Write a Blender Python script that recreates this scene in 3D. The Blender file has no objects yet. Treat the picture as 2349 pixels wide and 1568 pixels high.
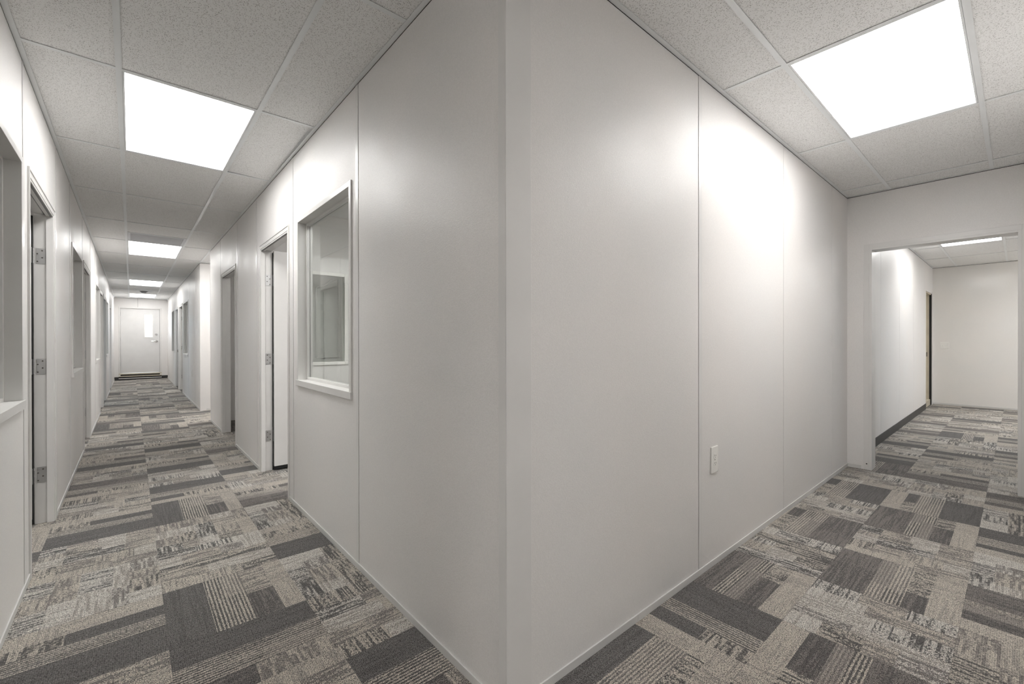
import bpy, math, random
from mathutils import Matrix, Vector

S = bpy.context.scene
COL = S.collection
random.seed(7)

# ------------------------------------------------------------------ camera
HC = 1.1917                      # camera height
F_PX, YAW, PITCH, ROLL = 1007.38, math.atan2(874.5, 1008) - 7e-5, -0.00262, -0.00144
cam = bpy.data.cameras.new('camera')
cam.sensor_fit = 'HORIZONTAL'; cam.sensor_width = 36.0
cam.lens = F_PX / 2349 * 36.0
cam.clip_start = 0.02; cam.clip_end = 100
co = bpy.data.objects.new('camera', cam); COL.objects.link(co)
_F = Vector((math.sin(YAW), math.cos(YAW), 0)); _R = Vector((math.cos(YAW), -math.sin(YAW), 0)); _U = Vector((0, 0, 1))
_F2 = _F * math.cos(PITCH) + _U * math.sin(PITCH); _U2 = _U * math.cos(PITCH) - _F * math.sin(PITCH)
_R3 = _R * math.cos(ROLL) + _U2 * math.sin(ROLL); _U3 = _U2 * math.cos(ROLL) - _R * math.sin(ROLL)
m = Matrix.Identity(4)
for i in range(3):
    m[i][0] = _R3[i]; m[i][1] = _U3[i]; m[i][2] = -_F2[i]
m.translation = (0, 0, HC)
co.matrix_world = m
S.camera = co

# ------------------------------------------------------------------ world, exposure
w = bpy.data.worlds.new('overcast_sky'); S.world = w; w.use_nodes = True
bg = w.node_tree.nodes['Background']
bg.inputs[0].default_value = (0.66, 0.82, 1.0, 1); bg.inputs[1].default_value = 6.5
LAMP = 11.0                      # emission of the ceiling panels
S.view_settings.view_transform = 'Standard'; S.view_settings.look = 'None'
S.view_settings.exposure = 0.18; S.view_settings.gamma = 1.0; S.view_settings.use_curve_mapping = False
S.cycles.use_denoising = True
S.cycles.use_adaptive_sampling = True; S.cycles.adaptive_threshold = 0.16; S.cycles.adaptive_min_samples = 16; S.cycles.time_limit = 1100
S.cycles.max_bounces = 8; S.cycles.diffuse_bounces = 6; S.cycles.glossy_bounces = 3
S.cycles.transparent_max_bounces = 16; S.cycles.sample_clamp_indirect = 6.0
S.cycles.caustics_reflective = False; S.cycles.caustics_refractive = False

def portal(loc, rot, sx, sy):
    l = bpy.data.lights.new('window_portal', 'AREA'); l.shape = 'RECTANGLE'; l.size = sx; l.size_y = sy
    l.cycles.is_portal = True
    o = bpy.data.objects.new('window_portal', l); COL.objects.link(o); o.location = loc; o.rotation_euler = rot
    o['kind'] = 'helper'

# ------------------------------------------------------------------ dimensions (m)
XL, XR, YC, YE, XH, H = -0.389, 0.897, 1.061, 18.105, 5.122, 2.535
YB, YS = -5.0, -0.20              # end of the corridor behind the photographer; right wall of the short corridor
T = 0.085                          # partition thickness
XF, YF = 11.34, -1.8              # far room: end wall and right wall
DECK = H + 0.26
TX1, TX2, TY0, MOD = -0.0424, 0.5695, 2.9103, 1.2192
RX0, RY1, RY2 = 2.4201, 0.7505, 0.1374

# ------------------------------------------------------------------ materials
def mat(name, col, rough=0.5, metal=0.0, spec=0.5):
    mm = bpy.data.materials.new(name); mm.use_nodes = True
    b = mm.node_tree.nodes['Principled BSDF']
    b.inputs['Base Color'].default_value = (*col, 1); b.inputs['Roughness'].default_value = rough
    b.inputs['Metallic'].default_value = metal; b.inputs['Specular IOR Level'].default_value = spec
    return mm

class NT:
    def __init__(s, mm): s.t = mm.node_tree; s.b = s.t.nodes.get('Principled BSDF')
    def n(s, typ, **kw):
        nd = s.t.nodes.new(typ)
        for k, v in kw.items(): setattr(nd, k, v)
        return nd
    def l(s, a, b): s.t.links.new(a, b)
    def math(s, op, a, b=None, clamp=False):
        nd = s.n('ShaderNodeMath', operation=op); nd.use_clamp = clamp
        for i, v in enumerate((a, b)):
            if v is None: continue
            if isinstance(v, (int, float)): nd.inputs[i].default_value = v
            else: s.l(v, nd.inputs[i])
        return nd.outputs[0]
    def mapping(s, vec, scale, rot=(0, 0, 0), loc=(0, 0, 0)):
        nd = s.n('ShaderNodeMapping'); s.l(vec, nd.inputs[0])
        nd.inputs['Scale'].default_value = scale; nd.inputs['Rotation'].default_value = rot; nd.inputs['Location'].default_value = loc
        return nd.outputs[0]
    def noise(s, vec, scale, detail=2.0, rough=0.5):
        nd = s.n('ShaderNodeTexNoise'); s.l(vec, nd.inputs['Vector'])
        nd.inputs['Scale'].default_value = scale; nd.inputs['Detail'].default_value = detail; nd.inputs['Roughness'].default_value = rough
        return nd.outputs[0]
    def maprange(s, v, a0, a1, b0=0.0, b1=1.0):
        nd = s.n('ShaderNodeMapRange'); nd.clamp = True
        for i, x in enumerate((v, a0, a1, b0, b1)):
            if isinstance(x, (int, float)): nd.inputs[i].default_value = x
            else: s.l(x, nd.inputs[i])
        return nd.outputs[0]
    def mix(s, fac, a, b, blend='MIX'):
        nd = s.n('ShaderNodeMix', data_type='RGBA', blend_type=blend)
        for sock, v in ((nd.inputs[0], fac), (nd.inputs[6], a), (nd.inputs[7], b)):
            if isinstance(v, (int, float)): sock.default_value = v
            elif isinstance(v, tuple): sock.default_value = (*v, 1)
            else: s.l(v, sock)
        return nd.outputs[2]
    def bump(s, h, strength, dist):
        nd = s.n('ShaderNodeBump'); s.l(h, nd.inputs['Height'])
        nd.inputs['Strength'].default_value = strength; nd.inputs['Distance'].default_value = dist
        s.l(nd.outputs[0], s.b.inputs['Normal'])

def vinyl(name, col, rough=0.40, weave=0.35):
    """vinyl-wrapped gypsum with a fine linen emboss"""
    mm = mat(name, col, rough); k = NT(mm)
    pos = k.n('ShaderNodeNewGeometry').outputs['Position']
    n1 = k.noise(k.mapping(pos, (520, 520, 150)), 1.0, 1.0)
    n2 = k.noise(k.mapping(pos, (150, 150, 560)), 1.0, 1.0)
    wv = k.math('ADD', n1, n2)
    big = k.noise(pos, 2.3, 3.0)
    c1 = k.mix(k.maprange(wv, 0.7, 1.3), tuple(x * 0.955 for x in col), tuple(min(1, x * 1.045) for x in col))
    c2 = k.mix(k.maprange(big, 0.3, 0.7), tuple(x * 0.97 for x in (1, 1, 1)), (1.0, 0.985, 0.975))
    k.l(k.mix(1.0, c1, c2, 'MULTIPLY'), k.b.inputs['Base Color'])
    k.l(k.maprange(big, 0.3, 0.7, rough - 0.05, rough + 0.06), k.b.inputs['Roughness'])
    k.bump(wv, weave, 0.0012)
    return mm

def painted(name, col, rough=0.35, amt=0.05):
    mm = mat(name, col, rough); k = NT(mm)
    pos = k.n('ShaderNodeNewGeometry').outputs['Position']
    n1 = k.noise(pos, 6.0, 4.0)
    k.l(k.mix(k.maprange(n1, 0.3, 0.7), tuple(x * (1 - amt) for x in col), col), k.b.inputs['Base Color'])
    k.bump(k.noise(pos, 320, 2.0), 0.08, 0.001)
    return mm

M = {}
M['wall'] = vinyl('vinyl_wall_panel', (0.785, 0.774, 0.764))
M['back'] = vinyl('vinyl_office_side', (0.785, 0.774, 0.762))
M['farwall'] = vinyl('vinyl_gloss_panel', (0.83, 0.818, 0.797), 0.15, 0.05)
M['core'] = painted('panel_edge_brown', (0.035, 0.028, 0.025), 0.9, 0.3)
M['batten'] = painted('vinyl_batten', (0.755, 0.745, 0.733), 0.30)
M['base'] = painted('pale_base_strip', (0.66, 0.655, 0.64), 0.42)
M['cove'] = painted('charcoal_rubber_base', (0.045, 0.043, 0.043), 0.5, 0.25)
M['black'] = painted('black_rubber', (0.012, 0.012, 0.012), 0.6, 0.2)  # also the strips that paint in the shade of the hinge gaps
M['frame'] = painted('coated_metal_frame', (0.73, 0.72, 0.705), 0.30)
M['door'] = painted('painted_door_leaf', (0.75, 0.74, 0.725), 0.36)
M['steeldoor'] = painted('painted_steel_door', (0.70, 0.695, 0.687), 0.38)
M['tee'] = painted('white_ceiling_tee', (0.83, 0.85, 0.86), 0.30)
M['plate'] = painted('white_plastic_plate', (0.86, 0.85, 0.82), 0.28, 0.02)
M['slot'] = painted('dark_slot', (0.10, 0.09, 0.08), 0.6, 0.2)
M['cream'] = painted('cream_raw_timber', (0.62, 0.56, 0.45), 0.6, 0.18)
M['concrete'] = painted('roof_deck', (0.28, 0.27, 0.26), 0.9, 0.2)
M['grille'] = painted('grey_grille_metal', (0.70, 0.71, 0.74), 0.4)
M['grey'] = painted('grey_plastic', (0.20, 0.20, 0.20), 0.5)  # also the dark lines painted under the door heads

def steel(name, col, rough):
    mm = mat(name, col, rough, 1.0); k = NT(mm)
    pos = k.n('ShaderNodeNewGeometry').outputs['Position']
    k.l(k.maprange(k.noise(k.mapping(pos, (900, 900, 60)), 1.0, 2.0), 0.3, 0.7, rough - 0.08, rough + 0.1), k.b.inputs['Roughness'])
    return mm
M['steel'] = steel('zinc_hinge_steel', (0.60, 0.60, 0.60), 0.42)
M['chrome'] = steel('satin_chrome', (0.72, 0.71, 0.70), 0.22)

def lens():
    mm = bpy.data.materials.new('lit_diffuser'); mm.use_nodes = True; k = NT(mm)
    e = k.n('ShaderNodeEmission'); pos = k.n('ShaderNodeNewGeometry').outputs['Position']
    k.l(k.mix(k.noise(pos, 30, 1.0), (1.0, 0.985, 0.962), (1.0, 0.99, 0.972)), e.inputs[0]); e.inputs[1].default_value = LAMP
    k.l(e.outputs[0], k.t.nodes['Material Output'].inputs[0]); k.t.nodes.remove(k.b)
    return mm
M['lens'] = lens()

def glass():
    mm = bpy.data.materials.new('window_glass'); mm.use_nodes = True; k = NT(mm)
    tr = k.n('ShaderNodeBsdfTransparent'); tr.inputs[0].default_value = (0.935, 0.95, 0.94, 1)
    gl = k.n('ShaderNodeBsdfGlossy'); gl.inputs['Roughness'].default_value = 0.02; gl.inputs[0].default_value = (1, 1, 1, 1)
    lw = k.n('ShaderNodeLayerWeight'); lw.inputs[0].default_value = 0.5
    fres = k.math('ADD', k.math('MULTIPLY', k.math('POWER', lw.outputs['Facing'], 5.0), 0.85), 0.045, True)
    pos = k.n('ShaderNodeNewGeometry').outputs['Position']
    bm = k.n('ShaderNodeBump'); bm.inputs['Strength'].default_value = 0.012; bm.inputs['Distance'].default_value = 0.01
    k.l(k.noise(k.mapping(pos, (9, 9, 2)), 1.0, 1.0), bm.inputs['Height']); k.l(bm.outputs[0], gl.inputs['Normal'])
    mx = k.n('ShaderNodeMixShader'); k.l(fres, mx.inputs[0]); k.l(tr.outputs[0], mx.inputs[1]); k.l(gl.outputs[0], mx.inputs[2])
    k.l(mx.outputs[0], k.t.nodes['Material Output'].inputs[0]); k.t.nodes.remove(k.b)
    return mm
M['glass'] = glass()

def ceiling_tile_mat():
    """fissured mineral-fibre tile: white face with short dark dashes and pin holes"""
    col = (0.86, 0.86, 0.855)
    mm = mat('fissured_ceiling_tile', col, 0.9, 0, 0.2); k = NT(mm)
    pos = k.n('ShaderNodeNewGeometry').outputs['Position']
    wob = k.n('ShaderNodeVectorMath', operation='ADD'); k.l(pos, wob.inputs[0])
    nz = k.n('ShaderNodeTexNoise'); k.l(pos, nz.inputs['Vector']); nz.inputs['Scale'].default_value = 70; nz.inputs['Detail'].default_value = 1
    sc = k.n('ShaderNodeVectorMath', operation='SCALE'); k.l(nz.outputs[1], sc.inputs[0]); sc.inputs['Scale'].default_value = 0.008
    k.l(sc.outputs[0], wob.inputs[1])
    marks = None
    for sx, sy, rz, th in ((235, 88, 0.3, 0.15), (235, 88, 1.1, 0.14), (235, 90, -0.5, 0.14), (330, 300, 0.0, 0.12)):
        v = k.n('ShaderNodeTexVoronoi'); v.voronoi_dimensions = '2D'
        k.l(k.mapping(wob.outputs[0], (sx, sy, 1), (0, 0, 0)) if rz == 0 else k.mapping(k.mapping(wob.outputs[0], (1, 1, 1), (0, 0, rz)), (sx, sy, 1)), v.inputs['Vector'])
        v.inputs['Scale'].default_value = 1.0
        sep = k.n('ShaderNodeSeparateColor'); k.l(v.outputs['Color'], sep.inputs[0])
        d = k.maprange(v.outputs['Distance'], th, th + 0.10, 1.0, 0.0)
        on = k.math('GREATER_THAN', sep.outputs[0], 0.79)
        one = k.math('MULTIPLY', d, k.math('MULTIPLY', on, k.maprange(sep.outputs[1], 0, 1, 0.5, 1.0)))
        marks = one if marks is None else k.math('MAXIMUM', marks, one)
    base = k.mix(k.maprange(k.noise(pos, 260, 3.0), 0.3, 0.7), tuple(x * 0.95 for x in col), tuple(x * 1.04 for x in col))
    k.l(k.mix(marks, base, (0.20, 0.19, 0.18)), k.b.inputs['Base Color'])
    return mm
M['tile'] = ceiling_tile_mat()

def carpet_mat(name, patches):
    mm = mat(name, (0.2, 0.19, 0.17), 0.92, 0, 0.25); k = NT(mm)
    tc = k.n('ShaderNodeTexCoord').outputs['Object']
    oi = k.n('ShaderNodeObjectInfo')
    off = k.n('ShaderNodeCombineXYZ')
    k.l(k.math('MULTIPLY', oi.outputs['Random'], 7.3), off.inputs[0]); k.l(k.math('MULTIPLY', oi.outputs['Random'], 3.1), off.inputs[1])
    add = k.n('ShaderNodeVectorMath', operation='ADD'); k.l(tc, add.inputs[0]); k.l(off.outputs[0], add.inputs[1])
    p = add.outputs[0]
    if patches:
        ca = k.n('ShaderNodeAttribute', attribute_name='ca'); cb = k.n('ShaderNodeAttribute', attribute_name='cb')
        A, B, st, dr = ca.outputs['Color'], cb.outputs['Color'], ca.outputs['Alpha'], cb.outputs['Alpha']
    else:
        A = k.mix(k.maprange(k.noise(tc, 1.7, 2.0), 0.42, 0.58), (0.30, 0.275, 0.24), (0.16, 0.15, 0.14)); B = (0.11, 0.10, 0.095); st = 0.45; dr = 0.0
    sep = k.n('ShaderNodeSeparateXYZ'); k.l(p, sep.inputs[0])
    X_, Y_ = sep.outputs[0], sep.outputs[1]
    XT = k.n('ShaderNodeSeparateXYZ'); k.l(tc, XT.inputs[0])
    cx_ = k.math('FLOOR', k.math('MULTIPLY', X_, 170.0)); cy_ = k.math('FLOOR', k.math('MULTIPLY', Y_, 110.0))
    def combo(a_, b_):
        nd = k.n('ShaderNodeCombineXYZ'); k.l(a_, nd.inputs[0]); k.l(b_, nd.inputs[1]); return nd.outputs[0]
    sa = k.noise(combo(k.math('MULTIPLY', cx_, 5.37), k.math('MULTIPLY', Y_, 3.6)), 1.0, 1.0)      # yarn columns
    sb = k.noise(combo(k.math('MULTIPLY', X_, 7.0), k.math('MULTIPLY', cy_, 5.37)), 1.0, 1.0)      # cross rows
    reg = k.math('ADD', k.math('MULTIPLY', k.math('SINE', k.math('MULTIPLY', XT.outputs[0], 2 * math.pi * 72)), 0.17), k.math('ADD', k.math('MULTIPLY', sa, 0.45), 0.275))   # regular yarn stripes
    if not isinstance(dr, float):
        isreg = k.math('GREATER_THAN', dr, 1.5); dr = k.math('MULTIPLY', k.math('GREATER_THAN', dr, 0.5), k.math('SUBTRACT', 1.0, isreg))
        mr = k.n('ShaderNodeMix', data_type='FLOAT'); k.l(isreg, mr.inputs[0]); k.l(sa, mr.inputs[2]); k.l(reg, mr.inputs[3]); sa = mr.outputs[0]
    mixn = k.n('ShaderNodeMix', data_type='FLOAT')
    if isinstance(dr, float): mixn.inputs[0].default_value = dr
    else: k.l(dr, mixn.inputs[0])
    k.l(sa, mixn.inputs[2]); k.l(sb, mixn.inputs[3])
    wn = k.n('ShaderNodeTexWhiteNoise', noise_dimensions='2D'); k.l(combo(k.math('FLOOR', k.math('MULTIPLY', X_, 230.0)), k.math('FLOOR', k.math('MULTIPLY', Y_, 150.0))), wn.inputs['Vector'])
    sp = wn.outputs[0]                                               # single loops picking up the other yarn
    val = k.math('ADD', k.math('MULTIPLY', mixn.outputs[0], 0.80), k.math('MULTIPLY', sp, 0.20))
    th = k.math('SUBTRACT', 0.70, k.math('MULTIPLY', st, 0.40))
    fac = k.maprange(k.math('SUBTRACT', val, th), -0.055, 0.055)
    col = k.mix(fac, A, B)
    v = k.n('ShaderNodeTexVoronoi'); v.voronoi_dimensions = '2D'; v.inputs['Scale'].default_value = 1.0
    k.l(k.mapping(p, (300, 165, 1)), v.inputs['Vector']); v.inputs['Randomness'].default_value = 0.75
    loop = k.maprange(v.outputs['Distance'], 0.08, 0.62, 1.0, 0.0)
    sepc = k.n('ShaderNodeSeparateColor'); k.l(v.outputs['Color'], sepc.inputs[0])
    shade = k.math('MULTIPLY', k.maprange(loop, 0, 1, 0.36, 1.34), k.maprange(sepc.outputs[0], 0, 1, 0.78, 1.2))  # loop shading multiplied into the colour, dark between the loops
    g = k.n('ShaderNodeCombineColor')
    for i in range(3): k.l(shade, g.inputs[i])
    k.l(k.mix(1.0, col, g.outputs[0], 'MULTIPLY'), k.b.inputs['Base Color'])
    k.bump(k.math('ADD', loop, k.math('MULTIPLY', sp, 0.4)), 0.7, 0.004)
    k.b.inputs['Sheen Weight'].default_value = 0.12; k.b.inputs['Sheen Roughness'].default_value = 0.5
    return mm
M['carpet'] = carpet_mat('patchwork_carpet_tile', True)
M['carpet2'] = carpet_mat('office_carpet', False)

# ------------------------------------------------------------------ mesh helpers
class MB:
    def __init__(s): s.v = []; s.f = []
    def box(s, x0, x1, y0, y1, z0, z1):
        x0, x1 = sorted((x0, x1)); y0, y1 = sorted((y0, y1)); z0, z1 = sorted((z0, z1))
        i = len(s.v)
        s.v += [(x0, y0, z0), (x1, y0, z0), (x1, y1, z0), (x0, y1, z0), (x0, y0, z1), (x1, y0, z1), (x1, y1, z1), (x0, y1, z1)]
        s.f += [tuple(i + j for j in q) for q in ((0, 3, 2, 1), (4, 5, 6, 7), (0, 1, 5, 4), (1, 2, 6, 5), (2, 3, 7, 6), (3, 0, 4, 7))]
        return s
    def frustum(s, c, ax, r0, r1, l, n=20):
        """round part along unit axis ax from c, radius r0 to r1"""
        ax = Vector(ax).normalized(); u = ax.orthogonal().normalized(); t = ax.cross(u); i = len(s.v); c = Vector(c)
        for k in range(n):
            a = 2 * math.pi * k / n; d = u * math.cos(a) + t * math.sin(a)
            s.v += [tuple(c + d * r0), tuple(c + d * r1 + ax * l)]
        for k in range(n):
            j = (k + 1) % n; s.f.append((i + 2 * k, i + 2 * j, i + 2 * j + 1, i + 2 * k + 1))
        s.f.append(tuple(i + 2 * k for k in reversed(range(n)))); s.f.append(tuple(i + 2 * k + 1 for k in range(n)))
        return s
    def tube(s, pts, r, n=8):
        """round bar through points (world)"""
        pts = [Vector(p) for p in pts]; i = len(s.v)
        for q, p in enumerate(pts):
            d = (pts[min(q + 1, len(pts) - 1)] - pts[max(q - 1, 0)]).normalized()
            u = d.orthogonal().normalized(); t = d.cross(u)
            for k in range(n):
                a = 2 * math.pi * k / n; s.v.append(tuple(p + u * math.cos(a) * r + t * math.sin(a) * r))
        for q in range(len(pts) - 1):
            for k in range(n):
                j = (k + 1) % n; s.f.append((i + q * n + k, i + q * n + j, i + (q + 1) * n + j, i + (q + 1) * n + k))
        s.f.append(tuple(i + k for k in reversed(range(n)))); s.f.append(tuple(i + (len(pts) - 1) * n + k for k in range(n)))
        return s
    def build(s, name, material, parent=None, bevel=0.0, smooth=False, wmap=None):
        v = s.v if wmap is None else [wmap(*p) for p in s.v]
        lo = [min(p[i] for p in v) for i in range(3)]; hi = [max(p[i] for p in v) for i in range(3)]
        c = Vector(((lo[0] + hi[0]) / 2, (lo[1] + hi[1]) / 2, lo[2]))
        me = bpy.data.meshes.new(name); me.from_pydata([tuple(Vector(p) - c) for p in v], [], s.f)
        if wmap is not None or smooth:
            import bmesh
            b = bmesh.new(); b.from_mesh(me); bmesh.ops.recalc_face_normals(b, faces=b.faces); b.to_mesh(me); b.free()
        if smooth:
            for p in me.polygons: p.use_smooth = True
            me.set_sharp_from_angle(angle=math.radians(40))
        me.materials.append(M[material] if isinstance(material, str) else material)
        o = bpy.data.objects.new(name, me); COL.objects.link(o)
        if parent is not None:
            o.parent = parent; o.location = c - WORLD[parent.name]
        else: o.location = c
        WORLD[o.name] = c
        if bevel:
            bv = o.modifiers.new('edge', 'BEVEL'); bv.width = bevel; bv.segments = 2; bv.limit_method = 'ANGLE'
        return o
WORLD = {}
def empty(name, loc):
    o = bpy.data.objects.new(name, None); COL.objects.link(o); o.location = loc; WORLD[o.name] = Vector(loc); o.empty_display_size = 0.1
    return o
def tag(o, label, cat, group=None, kind=None):
    o['label'] = label; o['category'] = cat
    if group: o['group'] = group
    if kind: o['kind'] = kind
    return o
def struct(o, label, cat): return tag(o, label, cat, kind='structure')

def rects(s0, s1, z0, z1, holes):
    """rectangle minus holes -> list of rectangles"""
    cuts = sorted({s0, s1, *[max(s0, min(s1, x)) for h in holes for x in h[:2]]}); out = []
    for p, q in zip(cuts, cuts[1:]):
        if q - p < 1e-5: continue
        zs = [(z0, z1)]
        for h0, h1, g0, g1 in holes:
            if h0 < (p + q) / 2 < h1:
                nz = []
                for u, v in zs:
                    if g1 <= u or g0 >= v: nz.append((u, v)); continue
                    if u < g0: nz.append((u, g0))
                    if g1 < v: nz.append((g1, v))
                zs = nz
        out += [(p, q, u, v) for u, v in zs if v - u > 1e-5]
    return out

def amap(axis, pos, d):
    """wall coordinates (s along the wall, n out of its face, z) -> world"""
    if axis == 'Y': return lambda s, n, z: (pos + n * d, s, z)
    return lambda s, n, z: (s, pos + n * d, z)

def wall(name, axis, pos, d, s0, s1, seams, holes, label, thick=T, battens=(), skin='wall', back='back', grooves=True):
    W = amap(axis, pos, d)
    b = MB()
    for p, q, u, v in rects(s0, s1, -0.006, DECK, holes): b.box(p, q, -thick + 0.006, -0.012, u, v)
    root = struct(b.build(name, 'core', wmap=W), label, 'wall')
    ed = [s0] + [x for x in seams if s0 < x < s1] + [s1]
    for i, (p, q) in enumerate(zip(ed, ed[1:])):
        g0 = 0.0025 if i else 0.0; g1 = 0.0025 if i < len(ed) - 2 else 0.0
        b = MB()
        for r in rects(p + g0, q - g1, 0.0, H - 0.0045, holes): b.box(r[0], r[1], -0.012, 0.0, r[2], r[3])
        if b.v: b.build('wall_panel', skin, root, wmap=W)
    b = MB()
    for p, q, u, v in rects(s0, s1, -0.006, DECK, holes): b.box(p, q, -thick, -thick + 0.006, u, v)
    b.build('office_side_lining', back, root, wmap=W)
    for x in battens:
        b = MB().box(x + 0.0025, x + 0.036, 0.0, 0.0016, 0.034, H - 0.0045)
        b.build('joint_batten', 'batten', root, wmap=W)
    return root, W

def base_run(name, W, runs, h, n, material, label):
    b = MB()
    for p, q in runs: b.box(p, q, 0.0, n, 0.0, h)
    return struct(b.build(name, material, bevel=0.0015, wmap=W), label, 'baseboard')

def plain_wall(name, x0, x1, y0, y1, holes_axis=None, holes=(), label='', material='back'):
    b = MB()
    if holes_axis == 'Y':
        for p, q, u, v in rects(y0, y1, -0.006, DECK, holes): b.box(x0, x1, p, q, u, v)
    elif holes_axis == 'X':
        for p, q, u, v in rects(x0, x1, -0.006, DECK, holes): b.box(p, q, y0, y1, u, v)
    else: b.box(x0, x1, y0, y1, -0.006, DECK)
    return struct(b.build(name, material), label, 'wall')

# ------------------------------------------------------------------ openings
DZ, WZ0, WZ1 = 2.056, 0.878, 2.056          # door frame top, window frame bottom and top
L_DOORS = [(3.25, 4.23), (6.615, 7.595), (9.90, 10.88), (11.12, 12.10), (14.17, 15.15)]
L_WINS = [(2.04, 3.062), (5.385, 6.425), (8.745, 9.785), (12.27, 13.31)]
R_DOORS = [(3.585, 4.560), (5.805, 6.805)]
R_WINS = [(2.342, 3.362)]
F_DOORS = [(12.60, 13.57), (13.78, 14.75)]
F_WINS = [(11.29, 12.37), (15.02, 16.04)]
dh = lambda L: [(p, q, -1, DZ) for p, q in L]
wh = lambda L: [(p, q, WZ0, WZ1) for p, q in L]

# ------------------------------------------------------------------ floor + carpet tiles
b = MB().box(-3.8, 11.6, -5.2, 18.5, -0.16, -0.006)
floor = struct(b.build('floor', 'carpet2'), 'patchwork charcoal and beige carpet tile floor', 'floor')

DARK, CHAR, BRN, TAU, BEI, LIT = (0.215, 0.206, 0.198), (0.150, 0.142, 0.136), (0.30, 0.274, 0.255), (0.49, 0.45, 0.405), (0.70, 0.645, 0.565), (0.80, 0.765, 0.705)
def design(seed):
    """patches of one 0.5 m tile in local units 0..1: (x0,y0,x1,y1, base, amount, second, direction)"""
    r = random.Random(seed); P = []
    kind = seed % 2
    def cols(x0, x1, n):
        c = sorted(x0 + (x1 - x0) * (i + r.uniform(-.22, .22)) / n for i in range(1, n)); return [x0, *c, x1]
    if kind == 0:                                   # dark end, striped middle, beige end
        a_, b_ = r.uniform(.30, .42), r.uniform(.60, .68); c_ = r.uniform(.78, .86)
        base = r.choice([DARK, DARK, BRN])
        ya = r.uniform(.35, .65)
        P.append((0, 0, a_, ya, base, r.uniform(.40, .50), CHAR, 0)); P.append((0, ya, a_, 1, base, r.uniform(.34, .46), CHAR, 0))
        xs = cols(a_, b_, 2)
        for x0, x1 in zip(xs, xs[1:]):
            yc = r.uniform(.3, .7)
            for y0, y1 in ((0, yc), (yc, 1)):
                P.append((x0, y0, x1, y1, *r.choice([(BRN, .50, BEI, 2), (CHAR, .50, BEI, 2), (DARK, .48, BEI, 2), (BRN, .52, TAU, 2)])))
        yc = r.uniform(.35, .65)
        P.append((b_, 0, c_, yc, *r.choice([(CHAR, .44, BRN, 0), (DARK, .42, CHAR, 0)])))
        P.append((b_, yc, c_, 1, *r.choice([(BRN, .50, BEI, 1), (BEI, .50, BRN, 2), (BEI, .46, CHAR, 1)])))
        yd = r.uniform(.3, .7)
        P.append((c_, 0, 1, yd, BEI, r.uniform(.3, .42), TAU, 0)); P.append((c_, yd, 1, 1, BEI, r.uniform(.36, .5), TAU, 1))
    else:                                           # pale ground with broken dark dashes
        ground = r.choice([LIT, LIT, BEI])
        ys = cols(0, 1, 5)
        for y0, y1 in zip(ys, ys[1:]):
            xs = cols(0, 1, r.choice([2, 3, 4]))
            for x0, x1 in zip(xs, xs[1:]):
                P.append((x0, y0, x1, y1, *r.choice([(ground, .30, TAU, 0), (ground, .42, TAU, 0), (ground, .50, CHAR, 1), (BEI, .52, CHAR, 1), (BEI, .45, TAU, 1),
                                                     (ground, .44, CHAR, 0), (TAU, .50, LIT, 1), (ground, .56, BRN, 1), (BEI, .42, BRN, 0), (BRN, .5, BEI, 1), (CHAR, .42, LIT, 1)])))
    return P
DES = [design(i + 20) for i in range(12)]
LAID = {(5, 0): ('D', 3), (7, 0): ('D', 3), (6, 0): ('L', 3), (8, 0): ('D', 1), (4, 0): ('L', 3), (3, 0): ('D', 1), (5, 1): ('L', 3), (6, 1): ('D', 1), (7, 1): ('L', 3), (8, 1): ('D', 1),
        (4, 1): ('D', 3), (3, 1): ('D', 2), (2, 1): ('D', 3), (7, -1): ('D', 2), (6, -1): ('L', 0), (5, -1): ('D', 2), (4, -1): ('L', 0), (8, -1): ('L', 0), (9, 0): ('L', 0), (9, 1): ('L', 3), (9, -1): ('D', 2),
        (0, 4): ('D', 0), (0, 3): ('D', 3), (-1, 3): ('L', 0), (-1, 4): ('D', 1), (-1, 5): ('L', 1), (0, 5): ('L', 0), (1, 5): ('D', 1), (1, 4): ('L', 1), (1, 3): ('L', 0), (1, 6): ('L', 1), (0, 6): ('L', 1), (0, 7): ('D', 0),
        (-1, 6): ('L', 0), (-1, 7): ('D', 1), (1, 7): ('D', 1), (1, 2): ('D', 3), (0, 2): ('L', 0), (-1, 2): ('D', 1)}   # as laid near the camera
TS = 0.497; TXO, TYO = 0.108, 0.160
_cache = {}
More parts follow.
